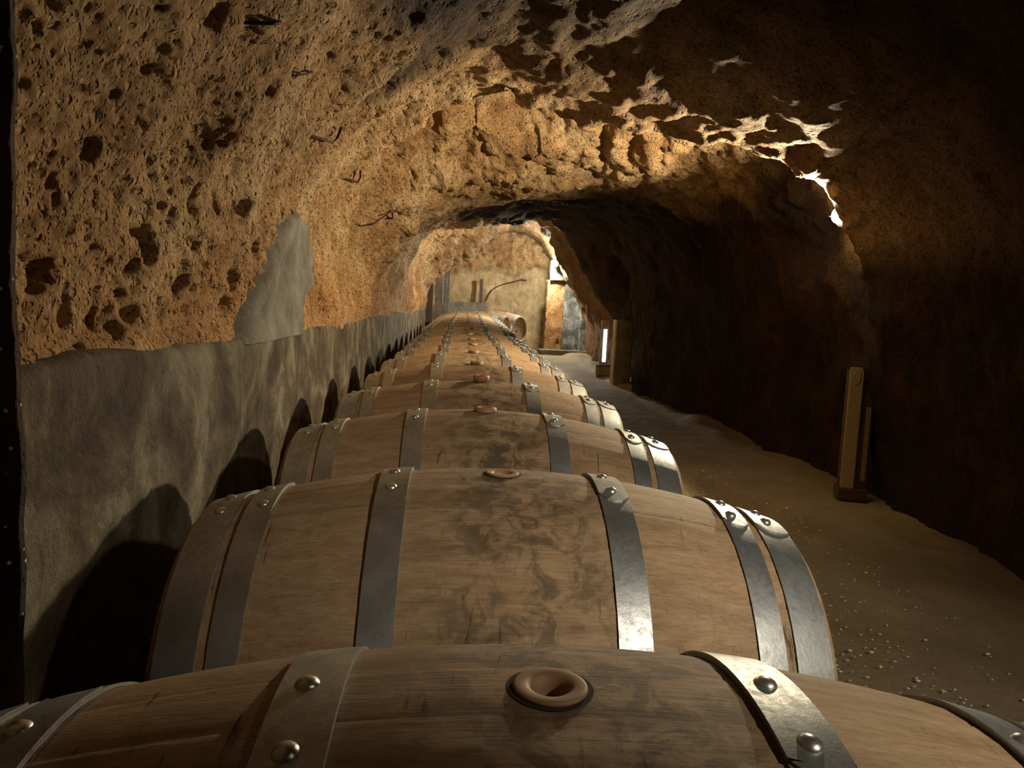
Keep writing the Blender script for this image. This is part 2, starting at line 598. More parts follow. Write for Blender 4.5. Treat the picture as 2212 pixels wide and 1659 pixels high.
# interpolate the sections along y
idx = np.clip(np.searchsorted(ys_s, ysam, 'right') - 1, 0, len(ys_s) - 2)
tt = (ysam - ys_s[idx]) / (ys_s[idx + 1] - ys_s[idx])
tt = np.clip(tt, 0, 1)
ts = (tt * tt * (3 - 2 * tt))[:, None, None]
G = C[idx] * (1 - ts) + C[idx + 1] * ts
X, Z = G[..., 0], G[..., 1]
Y = np.repeat(ysam[:, None], X.shape[1], 1)
P3 = np.stack([X, Y, Z], -1)
U = np.repeat(US[None, :], len(ysam), 0)
# ragged rib edges: push the stations to and fro along y
fade = np.minimum(1, U / 1.5) * np.clip((9.0 - U) / 1.2, 0, 1)
P3[..., 1] += fade * .16 * fbm(np.stack([X, Z, 0 * X], -1), .42, 3, 40) * sstep(3.2, 4.0, Y) * (1 - sstep(17.5, 18.4, Y))


def normals(P):
    du = np.gradient(P, axis=1)
    dv = np.gradient(P, axis=0)
    n = np.cross(dv, du)
    n /= np.linalg.norm(n, axis=-1, keepdims=True) + 1e-9
    return n


Nn = normals(P3)
ref = np.array([.6, 0, 1.0])
inw = ref - P3
inw[..., 1] = 0
if (Nn * inw).sum(-1).mean() > 0: Nn = -Nn               # now pointing out, into the rock
hold = sstep(0, .35, U)                                   # the seat on the plinth stays put
big = .055 * fbm(P3, .75, 3, 3) + .028 * fbm(P3, .22, 3, 9)
cm = sstep(2.6, 3.6, U) * (1 - sstep(8, 9, U))            # ceiling mask
big += cm * .045 * fbm(P3, .55, 3, 71)
bayface = sstep(4.05, 4.4, Y) * (1 - sstep(6.3, 7.5, Y)) + sstep(11, 11.4, Y) * (1 - sstep(14.6, 15, Y))
rd = ridged(P3 * np.array([1.0, 1.0, .45]), .16, 3, 21)
big += bayface * fade * .085 * (rd - 1.0)
rimz = sstep(2.6, 3.9, Y) * (1 - sstep(4.3, 4.6, Y)) * sstep(3.0, 4.5, U) * (1 - sstep(8.2, 8.8, U))
big += rimz * .035 * (ridged(P3 * np.array([1, .5, 1]), .20, 4, 141) - 1.0)
Nn2 = normals(P3 + Nn * (big * hold)[..., None])
if (Nn2 * inw).sum(-1).mean() > 0: Nn2 = -Nn2
P4 = P3 + Nn * (big * hold)[..., None]
# pits: large ones low down on the left wall near the camera, small ones everywhere
d4, r4 = worley(P4 + .008 * np.stack([vnoise(P4, .03, 8), vnoise(P4, .03, 9), vnoise(P4, .03, 10)], -1), .030, 19)
pit4 = (1 - sstep(.12, .26 + .2 * r4, d4)) * (r4 > .3) * .009
wpos = P4 + .02 * np.stack([vnoise(P4, .07, 5), vnoise(P4, .07, 6), vnoise(P4, .07, 7)], -1)
d1, r1 = worley(wpos, .105, 11)
lowm = (1 - sstep(1.1, 1.7, U)) * (1 - sstep(2.4, 3.4, Y)) * sstep(.05, .3, U)
pit1 = (1 - sstep(.10, .22 + .26 * r1, d1)) * (r1 > .10) * .040 * (.5 + r1)
d2, r2 = worley(wpos, .048, 12)
pit2 = (1 - sstep(.10, .24 + .22 * r2, d2)) * (r2 > .28) * .015
leftm = 1 - sstep(3.4, 4.2, U)
d3, r3 = worley(wpos, .2, 13)
pit3 = (1 - sstep(.08, .26, d3)) * (r3 > .55) * .025
fine = .006 * fbm(P4, .05, 3, 15)
rough2 = .010 * (ridged(P4, .09, 3, 33) - 1.2)
disp = pit1 * lowm + pit2 * (.35 + .65 * leftm) * (.6 + .6 * lowm) + pit3 * leftm * .8 + pit4 * leftm + fine + .004 * leftm * fbm(P4, .022, 2, 17) - rough2 * (1 - .5 * leftm)
P5 = P4 + Nn2 * (disp * hold)[..., None]


# unlit dark of ceiling and right wall painted in; lifted on lit rib faces
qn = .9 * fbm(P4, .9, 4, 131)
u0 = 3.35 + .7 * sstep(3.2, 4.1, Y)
soot = np.maximum(sstep(u0, u0 + .8, U + qn) * (1 - .93 * np.clip(bayface * 1.3, 0, 1)), sstep(6.4, 7.6, U + .5 * qn))  # soot: unlit dark painted into the rock colour
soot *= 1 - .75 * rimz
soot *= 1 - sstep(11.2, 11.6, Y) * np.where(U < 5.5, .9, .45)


def grid_mesh(name, P, shadev=None):
    a, b_ = P.shape[:2]
    me = bpy.data.meshes.new(name)
    v = P.reshape(-1, 3)
    i = np.arange(a * b_).reshape(a, b_)
    f = np.stack([i[:-1, :-1], i[:-1, 1:], i[1:, 1:], i[1:, :-1]], -1).reshape(-1, 4)
    me.vertices.add(len(v))
    me.vertices.foreach_set('co', v.ravel().astype(np.float32))
    me.loops.add(f.size)
    me.loops.foreach_set('vertex_index', f.ravel().astype(np.int32))
    me.polygons.add(len(f))
    me.polygons.foreach_set('loop_start', np.arange(0, f.size, 4, dtype=np.int32))
    me.update()
    if shadev is not None:
        at = me.attributes.new('soot', 'FLOAT', 'POINT')  # carries the painted shade of ceiling and right wall
        at.data.foreach_set('value', shadev.ravel().astype(np.float32))
    return me


cL = int(np.searchsorted(US, 3.0))
cR = int(np.searchsorted(US, 7.5))
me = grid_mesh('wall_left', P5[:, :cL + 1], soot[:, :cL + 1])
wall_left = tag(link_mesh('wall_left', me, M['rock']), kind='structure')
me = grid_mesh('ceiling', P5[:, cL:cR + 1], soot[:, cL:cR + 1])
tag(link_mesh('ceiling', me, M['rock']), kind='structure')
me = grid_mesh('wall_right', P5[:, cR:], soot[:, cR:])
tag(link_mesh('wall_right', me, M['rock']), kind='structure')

bvh_left = BVHTree.FromPolygons([Vector(v.co) for v in wall_left.data.vertices], [tuple(p.vertices) for p in wall_left.data.polygons])


def pixel_dir(px, py):
    return (AX_F + AX_R * ((px - W / 2) / FPX) - AX_U * ((py - H / 2) / FPX)).normalized()


# ------------------------------------------------------------------ left plinth (rendered wall with a worn ledge)
yp = np.concatenate([np.arange(-3.2, .9, .1), np.arange(.9, 6, .02), np.arange(6, 18.65, .06)])
prof = [(-.72, -.02)] + [(-.72, z) for z in np.linspace(.03, .84, 46)] + [(-.721, .86), (-.724, .875), (-.732, .884), (-.75, .889), (-.80, .89), (-.95, .89)]
prof = np.array(prof)
PP = np.zeros((len(yp), len(prof), 3))
PP[..., 0] = prof[None, :, 0]
PP[..., 1] = yp[:, None]
PP[..., 2] = prof[None, :, 1]
PP[..., 0] -= (.05 * np.clip(yp / 18, 0, 1))[:, None]
zr = (.02 * np.clip(1 - yp / 4, 0, 1) - .045 * np.clip(yp / 12, 0, 1))[:, None] + .006 * fbm(PP * np.array([0, 1, 0]), .5, 3, 61) + .016
PP[..., 2] += zr * sstep(.5, .82, PP[..., 2])
PP[..., 0] += .005 * fbm(PP, .5, 3, 51) + .004 * fbm(PP, .06, 3, 55)
tag(link_mesh('trim_1', grid_mesh('trim_1', PP), M['plinth']), kind='structure')

# rock rib at the left edge, just ahead of the camera
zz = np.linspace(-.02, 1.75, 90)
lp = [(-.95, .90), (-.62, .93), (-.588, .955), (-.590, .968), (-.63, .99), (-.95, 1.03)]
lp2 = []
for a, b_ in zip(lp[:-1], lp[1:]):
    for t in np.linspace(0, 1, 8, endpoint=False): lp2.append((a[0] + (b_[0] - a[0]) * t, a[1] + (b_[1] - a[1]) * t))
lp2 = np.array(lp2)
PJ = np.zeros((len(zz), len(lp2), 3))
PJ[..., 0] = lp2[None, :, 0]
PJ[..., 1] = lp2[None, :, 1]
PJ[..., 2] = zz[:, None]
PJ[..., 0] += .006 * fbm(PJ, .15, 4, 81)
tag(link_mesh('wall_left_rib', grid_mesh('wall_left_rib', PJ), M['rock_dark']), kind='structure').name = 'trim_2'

# ------------------------------------------------------------------ floor
xs = np.linspace(-1.3, 3.0, 140)
yf = np.concatenate([np.arange(-3.3, 1, .08), np.arange(1, 8, .03), np.arange(8, 19, .08)])
PF = np.zeros((len(yf), len(xs), 3))
PF[..., 0] = xs[None]
PF[..., 1] = yf[:, None]
PF[..., 2] = .010 * fbm(PF, .7, 3, 91) + .004 * fbm(PF, .1, 3, 95) - .008
lane = sstep(.6, 1.0, PF[..., 0])
PF[..., 2] *= .25 + .75 * lane
PF[..., 2] += .05 * sstep(1.95, 2.2, PF[..., 0]) * sstep(5, 7, PF[..., 1]) * (1 + .8 * fbm(PF, .4, 2, 97))
tag(link_mesh('floor', grid_mesh('floor', PF), M['floor']), kind='structure')

# gravel on the lane
bm = bmesh.new()
rg = random.Random(3)
for i in range(900):
    yv = 1.9 + 3.6 * rg.random() ** 1.2
    xv = rg.uniform(.85, 1.75)
    if rg.random() < .55: xv = rg.uniform(.95, 1.4)
    s = rg.uniform(.0012, .004) if rg.random() < .93 else rg.uniform(.004, .0065)
    mt_ = Matrix.Translation((xv, yv, .000 + s * .3)) @ Matrix.Rotation(rg.random() * 6.28, 4, 'Z') @ Matrix.Diagonal((s * 1.5, s, s * .6, 1))
    r = bmesh.ops.create_icosphere(bm, subdivisions=1, radius=1, matrix=mt_)
    for v in r['verts']: v.co += Vector((rg.uniform(-1, 1), rg.uniform(-1, 1), rg.uniform(-1, 1))) * s * .18
tag(obj('gravel', bm, M['pebble']), 'pale gravel scattered over the earth lane right of the barrels', 'gravel', kind='stuff')

# ------------------------------------------------------------------ end walls
zz = np.linspace(-.02, 2.9, 90)
xs = np.linspace(-1.2, 2.9, 120)
PB = np.zeros((len(zz), len(xs), 3))
PB[..., 0] = xs[None]
PB[..., 2] = zz[:, None]
PB[..., 1] = 18.0 - .9 * np.clip(xs[None] - .9, 0, 2) * .3
up = sstep(1.55, 1.75, PB[..., 2] + .12 * fbm(PB, .5, 2, 101) - .10 * PB[..., 0])
PB[..., 1] += .02 * fbm(PB, .5, 3, 103) - up * (.10 + .14 * ridged(PB, .22, 3, 105) - .1)
d1, r1 = worley(PB, .16, 107)
PB[..., 1] += up * (1 - sstep(.1, .3, d1)) * (r1 > .4) * .12
wb = link_mesh('wall_back', grid_mesh('wall_back', PB), M['back_plaster'])
wb.data.materials.append(M['rock'])
zc = np.array([p.center[2] + .12 * 0 for p in wb.data.polygons])
upf = (up[:-1, :-1] > .5).ravel()
wb.data.polygons.foreach_set('material_index', upf.astype(np.int32))
tag(wb, kind='structure')
bm = bmesh.new()
box(bm, (.7, -3.25, 1.0), (4.0, .1, 2.4))
tag(obj('wall_front', bm, M['rock_dark'], smooth=False), kind='structure')

# ------------------------------------------------------------------ grey plaster fill on the left wall
px = [(640, 452), (662, 500), (668, 560), (655, 640), (640, 735), (500, 748), (505, 700), (528, 650), (560, 590), (590, 525), (615, 470)]


def wall_hit(px_, py_):
    d = pixel_dir(px_, py_)
    h = bvh_left.ray_cast(CAM, d)
    if h[0] is None: return None
    return h


def inpoly(x, y, poly):
    c = False
    j = len(poly) - 1
    for i in range(len(poly)):
        if ((poly[i][1] > y) != (poly[j][1] > y)) and (x < (poly[j][0] - poly[i][0]) * (y - poly[i][1]) / (poly[j][1] - poly[i][1]) + poly[i][0]): c = not c
        j = i
    return c


def smooth_pt(yv, zv):
    """undisturbed wall at (y, z) on the left side"""
    i = int(np.argmin(np.abs(ysam - yv)))
    col_ = P4[i, :cL]
    j = int(np.argmin(np.abs(col_[:, 2] - zv)))
    n = -Nn2[i, j]
    return Vector(col_[j]), Vector(n)


poly = []
for p in px:
    h = wall_hit(*p)
    if h and h[0].z > .9 and h[0].y < 5: poly.append((h[0].y, h[0].z))
    else:
        d = pixel_dir(*p)
        t = (-.735 - CAM.x) / d.x
        poly.append((CAM.y + d.y * t, CAM.z + d.z * t))
ymin, ymax = min(p[0] for p in poly), max(p[0] for p in poly)
zmin, zmax = .875, max(p[1] for p in poly)
ny, nz = 60, 70
bm = bmesh.new()
grid = {}
for i in range(ny):
    for j in range(nz):
        yv = ymin - .03 + (ymax - ymin + .06) * i / (ny - 1)
        zv = zmin + (zmax + .03 - zmin) * j / (nz - 1)
        # signed inset from the outline by sampling
        ins = 0
        for dy, dz in ((0, 0), (.03, 0), (-.03, 0), (0, .03), (0, -.03), (.015, .015), (-.015, -.015)):
            if inpoly(yv + dy, max(zv + dz, .905), poly): ins += 1
        p, n = smooth_pt(yv, zv)
        off = -.05 + .078 * min(1, ins / 6)
        nn_ = Vector((1, 0, n.z * .3)).normalized()
        grid[i, j] = bm.verts.new(Vector((p.x, yv, zv)) + nn_ * off)
for i in range(ny - 1):
    for j in range(nz - 1):
        bm.faces.new((grid[i, j], grid[i + 1, j], grid[i + 1, j + 1], grid[i, j + 1]))
for _ in range(3): bmesh.ops.smooth_vert(bm, verts=bm.verts, factor=.5, use_axis_x=True, use_axis_y=False, use_axis_z=False)
tag(obj('trim_3', bm, M['plaster']), kind='structure')

# ------------------------------------------------------------------ barrels
BR, BE, BH = .334, .075, .475
BASE = .10


def prof_r(x):
    return BR - BE * (abs(x) / BH) ** 2 * (1.0 if abs(x) < .6 else 1)


def barrel_body_mesh():
    rs = random.Random(11)
    n = 30
    wds = [rs.uniform(.75, 1.25) for _ in range(n)]
    tot = sum(wds)
    # angle measured from the top; the bung stave is centred on the top
    ang = []
    a0 = -wds[0] / tot * math.pi
    tone = []
    for i, w_ in enumerate(wds):
        da = w_ / tot * 2 * math.pi
        for f_, g in ((0.0, -.0006), (.03, -.0001), (.10, 0.0), (.5, .0006), (.90, 0.0), (.97, -.0006)):
            ang.append((a0 + da * f_, g))
            tone.append(rs.random() if f_ == 0.0 else None)
        a0 += da
    t_ = 0
    for i in range(len(tone)):
        if tone[i] is None: tone[i] = t_
        else: t_ = tone[i]
    xs_ = [-BH, -.470] + list(np.linspace(-.46, .46, 41)) + [.470, BH]
    me = bpy.data.meshes.new('barrel_body')
    verts, faces, tones = [], [], []
    rows = []
    # outer shell, then over the chime to the inside rim
    seq = [('o', x) for x in xs_]
    seq = [('i', -.435), ('i', -BH)] + seq + [('i', BH), ('i', .435)]
    for kind, x in seq:
        row = []
        for a, g in ang:
            r = prof_r(x) + g
            if kind == 'o' and abs(x) > .4699: r -= .003 if abs(x) < BH else .007
            if kind == 'i': r = prof_r(x) - .024
            row.append(len(verts))
            verts.append((x, -r * math.sin(a), r * math.cos(a)))
        rows.append(row)
    na = len(ang)
    for i in range(len(rows) - 1):
        for k in range(na):
            k2 = (k + 1) % na
            faces.append((rows[i][k], rows[i + 1][k], rows[i + 1][k2], rows[i][k2]))
            tones.append(tone[k])
    me.from_pydata(verts, [], faces)
    at = me.attributes.new('stave_tone', 'FLOAT', 'FACE')
    at.data.foreach_set('value', tones)
    me.update()
    bm_ = bmesh.new()
    bm_.from_mesh(me)
    bmesh.ops.recalc_face_normals(bm_, faces=bm_.faces)
    # bore the bung hole: drop the shell round the top and bridge it to a circle
    kill = []
    for f in bm_.faces:
        c = f.calc_center_median()
        if abs(c.x) < .044 and c.z > BR - .02 and abs(c.y) < .028: kill.append(f)
    bmesh.ops.delete(bm_, geom=kill, context='FACES')
    edge = [e for e in bm_.edges if e.is_boundary and all(abs(v.co.x) < .08 and v.co.z > BR - .03 and abs(v.co.y) < .06 for v in e.verts)]
    circ = []
    for k in range(48):
        t = 2 * math.pi * k / 48
        cx_, cy_ = .0262 * math.cos(t), .0262 * math.sin(t)
        circ.append(bm_.verts.new((cx_, cy_, math.sqrt(BR ** 2 - cy_ ** 2) - BE * (cx_ / BH) ** 2)))
    ce = [bm_.edges.new((circ[k], circ[(k + 1) % 48])) for k in range(48)]
    nf = bmesh.ops.bridge_loops(bm_, edges=edge + ce)['faces']
    lay = bm_.faces.layers.float.get('stave_tone')
    for f in nf: f[lay] = tones[0]
    bmesh.ops.recalc_face_normals(bm_, faces=bm_.faces)
    bm_.to_mesh(me)
    bm_.free()
    return me


def head_bm(sx):
    bm_ = bmesh.new()
    x0 = sx * .440
    r = prof_r(.44) - .022
    # head boards with fine grooves between them
    nb = 7
    for i in range(nb):
        z0 = -r + 2 * r * i / nb + .0008
        z1 = -r + 2 * r * (i + 1) / nb - .0008
        ring = []
        for q in range(9):
            z = z0 + (z1 - z0) * q / 8
            hw = math.sqrt(max(r * r - z * z, 1e-6))
            ring.append((z, hw))
        fr = [bm_.verts.new((x0, -hw, z)) for z, hw in ring] + [bm_.verts.new((x0, hw, z)) for z, hw in ring[::-1]]
        bk = [bm_.verts.new((x0 - sx * .018, v.co.y, v.co.z)) for v in fr]
        bm_.faces.new(fr)
        bm_.faces.new(bk[::-1])
        for k in range(len(fr)):
            k2 = (k + 1) % len(fr)
            bm_.faces.new((fr[k], bk[k], bk[k2], fr[k2]))
    bmesh.ops.recalc_face_normals(bm_, faces=bm_.faces)
    return bm_


HOOPS = [(-.435, .058), (-.369, .042), (-.171, .047), (.171, .047), (.369, .042), (.435, .058)]


def hoop_bm(xc, wd_, lap0, lap1, jag):
    bm_ = bmesh.new()
    seg = 96
    th = .0022

    def band(a0, a1, lift, n, closed, round_end=False):
        nx = 5
        rows = []
        for k in range(n + (0 if closed else 1)):
            a = a0 + (a1 - a0) * k / n
            row = []
            for q in range(nx):
                t = q / (nx - 1)
                x = xc - wd_ / 2 + wd_ * t
                aa = a
                if round_end and k == n: aa = a - .055 * (1 - (1 - abs(2 * t - 1) ** 2.5)) * 1.0
                if jag and k == n: aa = a
                r = prof_r(x) + .0012 + (lift if closed else lift * min(1, .1 + k / n * 1.6))
                row.append((x, aa, r))
            rows.append(row)
        vo = [[bm_.verts.new((x, -(r + th) * math.sin(a), (r + th) * math.cos(a))) for x, a, r in row] for row in rows]
        vi = [[bm_.verts.new((x, -(r - .0008) * math.sin(a), (r - .0008) * math.cos(a))) for x, a, r in row] for row in rows]
        K = len(rows)
        for k in range(K if closed else K - 1):
            k2 = (k + 1) % K
            for q in range(nx - 1):
                bm_.faces.new((vo[k][q], vo[k2][q], vo[k2][q + 1], vo[k][q + 1]))
            bm_.faces.new((vo[k][0], vi[k][0], vi[k2][0], vo[k2][0]))
            bm_.faces.new((vo[k][-1], vo[k2][-1], vi[k2][-1], vi[k][-1]))
        if not closed:
            for k in (0, K - 1):
                for q in range(nx - 1):
                    bm_.faces.new((vo[k][q], vo[k][q + 1], vi[k][q + 1], vi[k][q]))

    band(0, 2 * math.pi, 0, seg, True)
    band(lap0, lap1, th + .0004, 24, False, True)
    bmesh.ops.recalc_face_normals(bm_, faces=bm_.faces)
    return bm_


def rivet_bm(xc, a):
    bm_ = bmesh.new()
    lathe(bm_, [(.0095, -.002), (.0092, .0005), (.0078, .0028), (.005, .0046), (.002, .0054), (.0004, .0056)], 14, 'Z')
    r = prof_r(xc) + .0012 + .0044
    mt_ = Matrix.Translation((xc, -r * math.sin(a), r * math.cos(a))) @ Matrix.Rotation(a, 4, 'X')
    bmesh.ops.transform(bm_, matrix=mt_, verts=bm_.verts)
    return bm_


def bung_bm(kind):
    bm_ = bmesh.new()
    if kind == 'flush':
        pr = [(.021, -.03), (.0245, -.004), (.0270, .000), (.0275, .0012), (.0268, .0026), (.0250, .0031), (.0185, .0029), (.0150, .0012), (.0128, -.005), (.0118, -.016), (.0110, -.046), (.0005, -.047)]
    else:
        pr = [(.020, -.03), (.023, .000), (.0275, .004), (.0285, .008), (.0285, .016), (.0265, .0195), (.019, .0205), (.015, .0195), (.013, .015), (.0005, .0145)]
    lathe(bm_, pr, 40, 'Z')
    bmesh.ops.translate(bm_, vec=(0, 0, BR), verts=bm_.verts)
    return bm_


def make_barrel():
    root = empty('oak_barrel', (0, 0, BASE + BR))
    link_mesh('barrel_body', barrel_body_mesh(), M['oak'], root)
    for s in (-1, 1): obj('barrel_head', head_bm(s), M['oak'], root, smooth=False)
    rh = random.Random(5)
    for i, (xc, wd_) in enumerate(HOOPS):
        d = math.radians(rh.uniform(-2, 2))
        if xc > 0: l0, l1 = math.radians(-50) + d, math.radians(15) + d
        else: l0, l1 = math.radians(60) + d, math.radians(-14) + d
        hp = obj('hoop', hoop_bm(xc, wd_, l0, l1, False), M['hoop'], root, sharp=35)
        for a in ((-3, 8) if xc > 0 else (-3, 10)):
            obj('rivet', rivet_bm(xc + rh.uniform(-.004, .004), math.radians(a + rh.uniform(-1.5, 1.5)) + d), M['rivet'], hp)
    hb = bmesh.new()           # dark ring painting the shade of the gap round the bung
    rings = []
    for rr_ in (.0315, .024):
        rings.append([hb.verts.new((rr_ * math.cos(t), rr_ * math.sin(t), math.sqrt(BR ** 2 - (rr_ * math.sin(t)) ** 2) - BE * (rr_ * math.cos(t) / BH) ** 2 + .0007)) for t in [2 * math.pi * k / 48 for k in range(48)]])
    for k in range(48): hb.faces.new((rings[0][k], rings[0][(k + 1) % 48], rings[1][(k + 1) % 48], rings[1][k]))
    obj('bung_hole_rim', hb, M['gap_shade'], root)
    obj('bung', bung_bm('flush'), M['bung'], root)
    return root


def copy_tree(o, parent=None):
    c = o.copy()
    COL.objects.link(c)
    if parent: c.parent = parent
    for ch in [x for x in KIDS.get(o.name, [])]: copy_tree(ch, c)
    return c


proto = make_barrel()
KIDS = {}
for o in list(COL.objects):
    if o.parent: KIDS.setdefault(o.parent.name, []).append(o)
tall = bpy.data.meshes.new('bung_tall')
b_ = bung_bm('tall')
b_.to_mesh(tall)
b_.free()
tall.materials.append(M['bung'])
tall.polygons.foreach_set('use_smooth', [True] * len(tall.polygons))

S0, SP = .5432, .7236
ORD = ['first', 'second', 'third', 'fourth', 'fifth', 'sixth', 'seventh', 'eighth', 'ninth', 'tenth', 'eleventh', 'twelfth', 'thirteenth', 'fourteenth',
       'fifteenth', 'sixteenth', 'seventeenth', 'eighteenth', 'nineteenth', 'twentieth', 'twenty-first', 'twenty-second', 'twenty-third', 'twenty-fourth', 'twenty-fifth', 'twenty-sixth']
LOOK = {
    0: 'oak barrel nearest the viewer, cut off by the bottom edge, stained around its hollow bung',
    1: 'second oak barrel from the front, whole row of hoops shining at its right end',
    2: 'third oak barrel from the front, scratched wood and low proud bung',
    3: 'fourth oak barrel from the front, clean wood with round orange bung standing up',
}
spots_ = []
jit = [0, .0017, -.0048, .0017, -.0003, -.0042, .0035, .004, -.003, .002]
for i in range(10):
    spots_.append((jit[i], S0 + SP * i, .004 if i == 0 else 0.0, 0.0))
# beyond a gap the row goes on, slightly raised, then bends to the right
y0 = S0 + SP * 10 + .22
for i in range(9):
    spots_.append((.0 + .006 * i, y0 + SP * i, .030 + .004 * i, 0.0))
xx, yy, a = spots_[-1][0], spots_[-1][1], 0.0
for i in range(3):
    a -= math.radians(12)
    am = a + math.radians(6)
    st = .70
    xx += -math.sin(am) * st
    yy += math.cos(am) * st
    spots_.append((xx, yy, .06, a))
for i, (bx_, by_, bz_, rz_) in enumerate(spots_):
    o = proto if i == 0 else copy_tree(proto)
    o.location = (bx_, by_, BASE + BR + bz_)
    o.rotation_euler = (0, 0, rz_)
    if i in LOOK: lab = LOOK[i]
    elif i < 10: lab = ORD[i] + ' oak barrel from the front in the straight row, before the dark gap'
    elif i < 19: lab = ORD[i - 10] + ' oak barrel past the dark gap in the row, hoops lined up behind it'
    else: lab = ORD[i - 19] + ' oak barrel of the far bend, turned towards the right beside the back wall'
    tag(o, lab, 'barrel', 'oak barrels lying in one long row')
    if i >= 2:
        for ch in o.children:
            if ch.name.startswith('bung') and 'rim' not in ch.name:
                if i > 8: continue
                ch.data = tall
                ch.location.z = (-.010, .002, -.008, -.007, -.008, -.012, -.009)[i - 2]
                if i == 3:
                    ch.data = tall.copy()
                    ch.data.materials[0] = M['bung_orange']
                    ch['label'] = 'orange bung'
                ch.rotation_euler.z = rg.random()
# timber bearers under the row
for s in (-1, 1):
    bm = bmesh.new()
    n = 40
    rt = prof_r(.255)
    box(bm, (s * .30, 4.2, .047), (.09, 8.6, .108), .006)
    # top height meets the barrel skin at x = .30
    o = obj('timber_bearer', bm, M['timber'])
    o.location = (0, 0, BR - rt - .0)
    o.location.z = BASE + BR - rt - .102
    o.location.x = 0
    tag(o, ('left' if s < 0 else 'right') + ' timber bearer lying under the front run of barrels', 'beam', 'timber bearers under the barrels')
    bm = bmesh.new()
    box(bm, (s * .30, 11.5, .062), (.09, 5.9, .138), .006)
    o = obj('timber_bearer', bm, M['timber'])
    o.location.z = BASE + BR - rt - .102
    tag(o, ('left' if s < 0 else 'right') + ' timber bearer lying under the barrels past the gap', 'beam', 'timber bearers under the barrels')

# ------------------------------------------------------------------ iron hooks and rods in the left wall


def hook(pix, rad, name, label, sink=.02, lift=.018):
    """an iron piece whose ends are set in the wall: points are where it lies on the rock"""
    pts = []
    for (x_, y_, l_) in pix:
        h = wall_hit(x_, y_)
        if h is None: continue
        n = h[1] if h[1].dot(CAM - h[0]) > 0 else -h[1]
        nn_ = Vector((1, -.15, 0)).normalized()
        pts.append(h[0] + nn_ * l_)
    bm_ = bmesh.new()
    tube(bm_, pts, rad, 10)
    o = obj(name, bm_, M['iron'])
    tag(o, label, 'hook' if 'hook' in name else 'rod', 'iron pieces in the left rock wall')


hook([(600, 48, -.01), (585, 48, .02), (560, 50, .025), (540, 49, .02), (528, 48, -.01)], .004, 'iron_hook', 'iron hook highest on the left rock wall')
hook([(672, 156, -.01), (660, 156, .02), (640, 160, .022), (625, 166, -.01)], .003, 'iron_hook', 'small iron hook below the highest one on the left wall')
hook([(672, 292, -.01), (685, 300, .02), (702, 308, .03), (712, 296, .03), (723, 275, .025)], .0045, 'iron_hook', 'V shaped iron hook on the left wall, the upper of two')
hook([(735, 383, -.01), (745, 388, .02), (760, 394, .03), (766, 382, .03), (768, 368, .025)], .0045, 'iron_hook', 'V shaped iron hook on the left wall, the lower of two')
hook([(765, 484, -.01), (775, 488, .02), (795, 484, .03), (830, 460, .03), (872, 432, .0)], .004, 'iron_rod', 'long thin iron rod lying slanted on the left wall')
hook([(833, 472, -.01), (842, 472, .02), (842, 460, .02)], .005, 'iron_hook', 'tiny iron hook under the slanted rod')

# ------------------------------------------------------------------ lamps


def bulkhead(loc, aim, label, bulb, s=1.0):
    root = empty('wall_lamp', loc)
    tag(root, label, 'lamp', 'lamps along the right side')
    d = Vector(aim) - Vector(loc)
    root.rotation_euler = d.to_track_quat('Z', 'Y').to_euler()
    bm_ = bmesh.new()
    lathe(bm_, [(.03 * s, -.10 * s), (.042 * s, -.095 * s), (.045 * s, -.06 * s), (.05 * s, -.055 * s), (.05 * s, -.05 * s), (.03 * s, -.048 * s)], 24)
    obj('lamp_body', bm_, M['lampbody'], root)
    bm_ = bmesh.new()
    lathe(bm_, [(.02 * s, -.05 * s), (.034 * s, -.045 * s), (.038 * s, -.03 * s), (.034 * s, -.012 * s), (.02 * s, -.003 * s), (.004 * s, 0)], 24)
    obj('bulb', bm_, bulb, root)
    bm_ = bmesh.new()
    for k in range(4):
        a_ = k * math.pi / 2
        tube(bm_, [(.047 * s * math.cos(a_), .047 * s * math.sin(a_), -.055 * s), (.046 * s * math.cos(a_), .046 * s * math.sin(a_), -.02 * s), (.03 * s * math.cos(a_), .03 * s * math.sin(a_), .004 * s)], .002 * s, 6)
    obj('lamp_cage', bm_, M['lampbody'], root)
    return root


bulkhead((1.885, 4.18, 1.585), (0, 3.4, 1.4), 'glowing lamp tucked behind the rock edge high on the right', M['bulb'], 1.2)
bulkhead((1.66, 11.36, 1.72), (0, 11.2, 1.5), 'glowing lamp behind the second rock arch, far down the gallery', M['bulb'])
bulkhead((1.72, 15.98, 1.83), (.5, 14.0, 1.9), 'bright white lamp at the head of the far pillar', M['bulb_white'], 1.5)
bulkhead((1.24, -.41, 1.78), (.62, 1.5, .3), 'lamp under the ceiling above the viewer', M['bulb'])

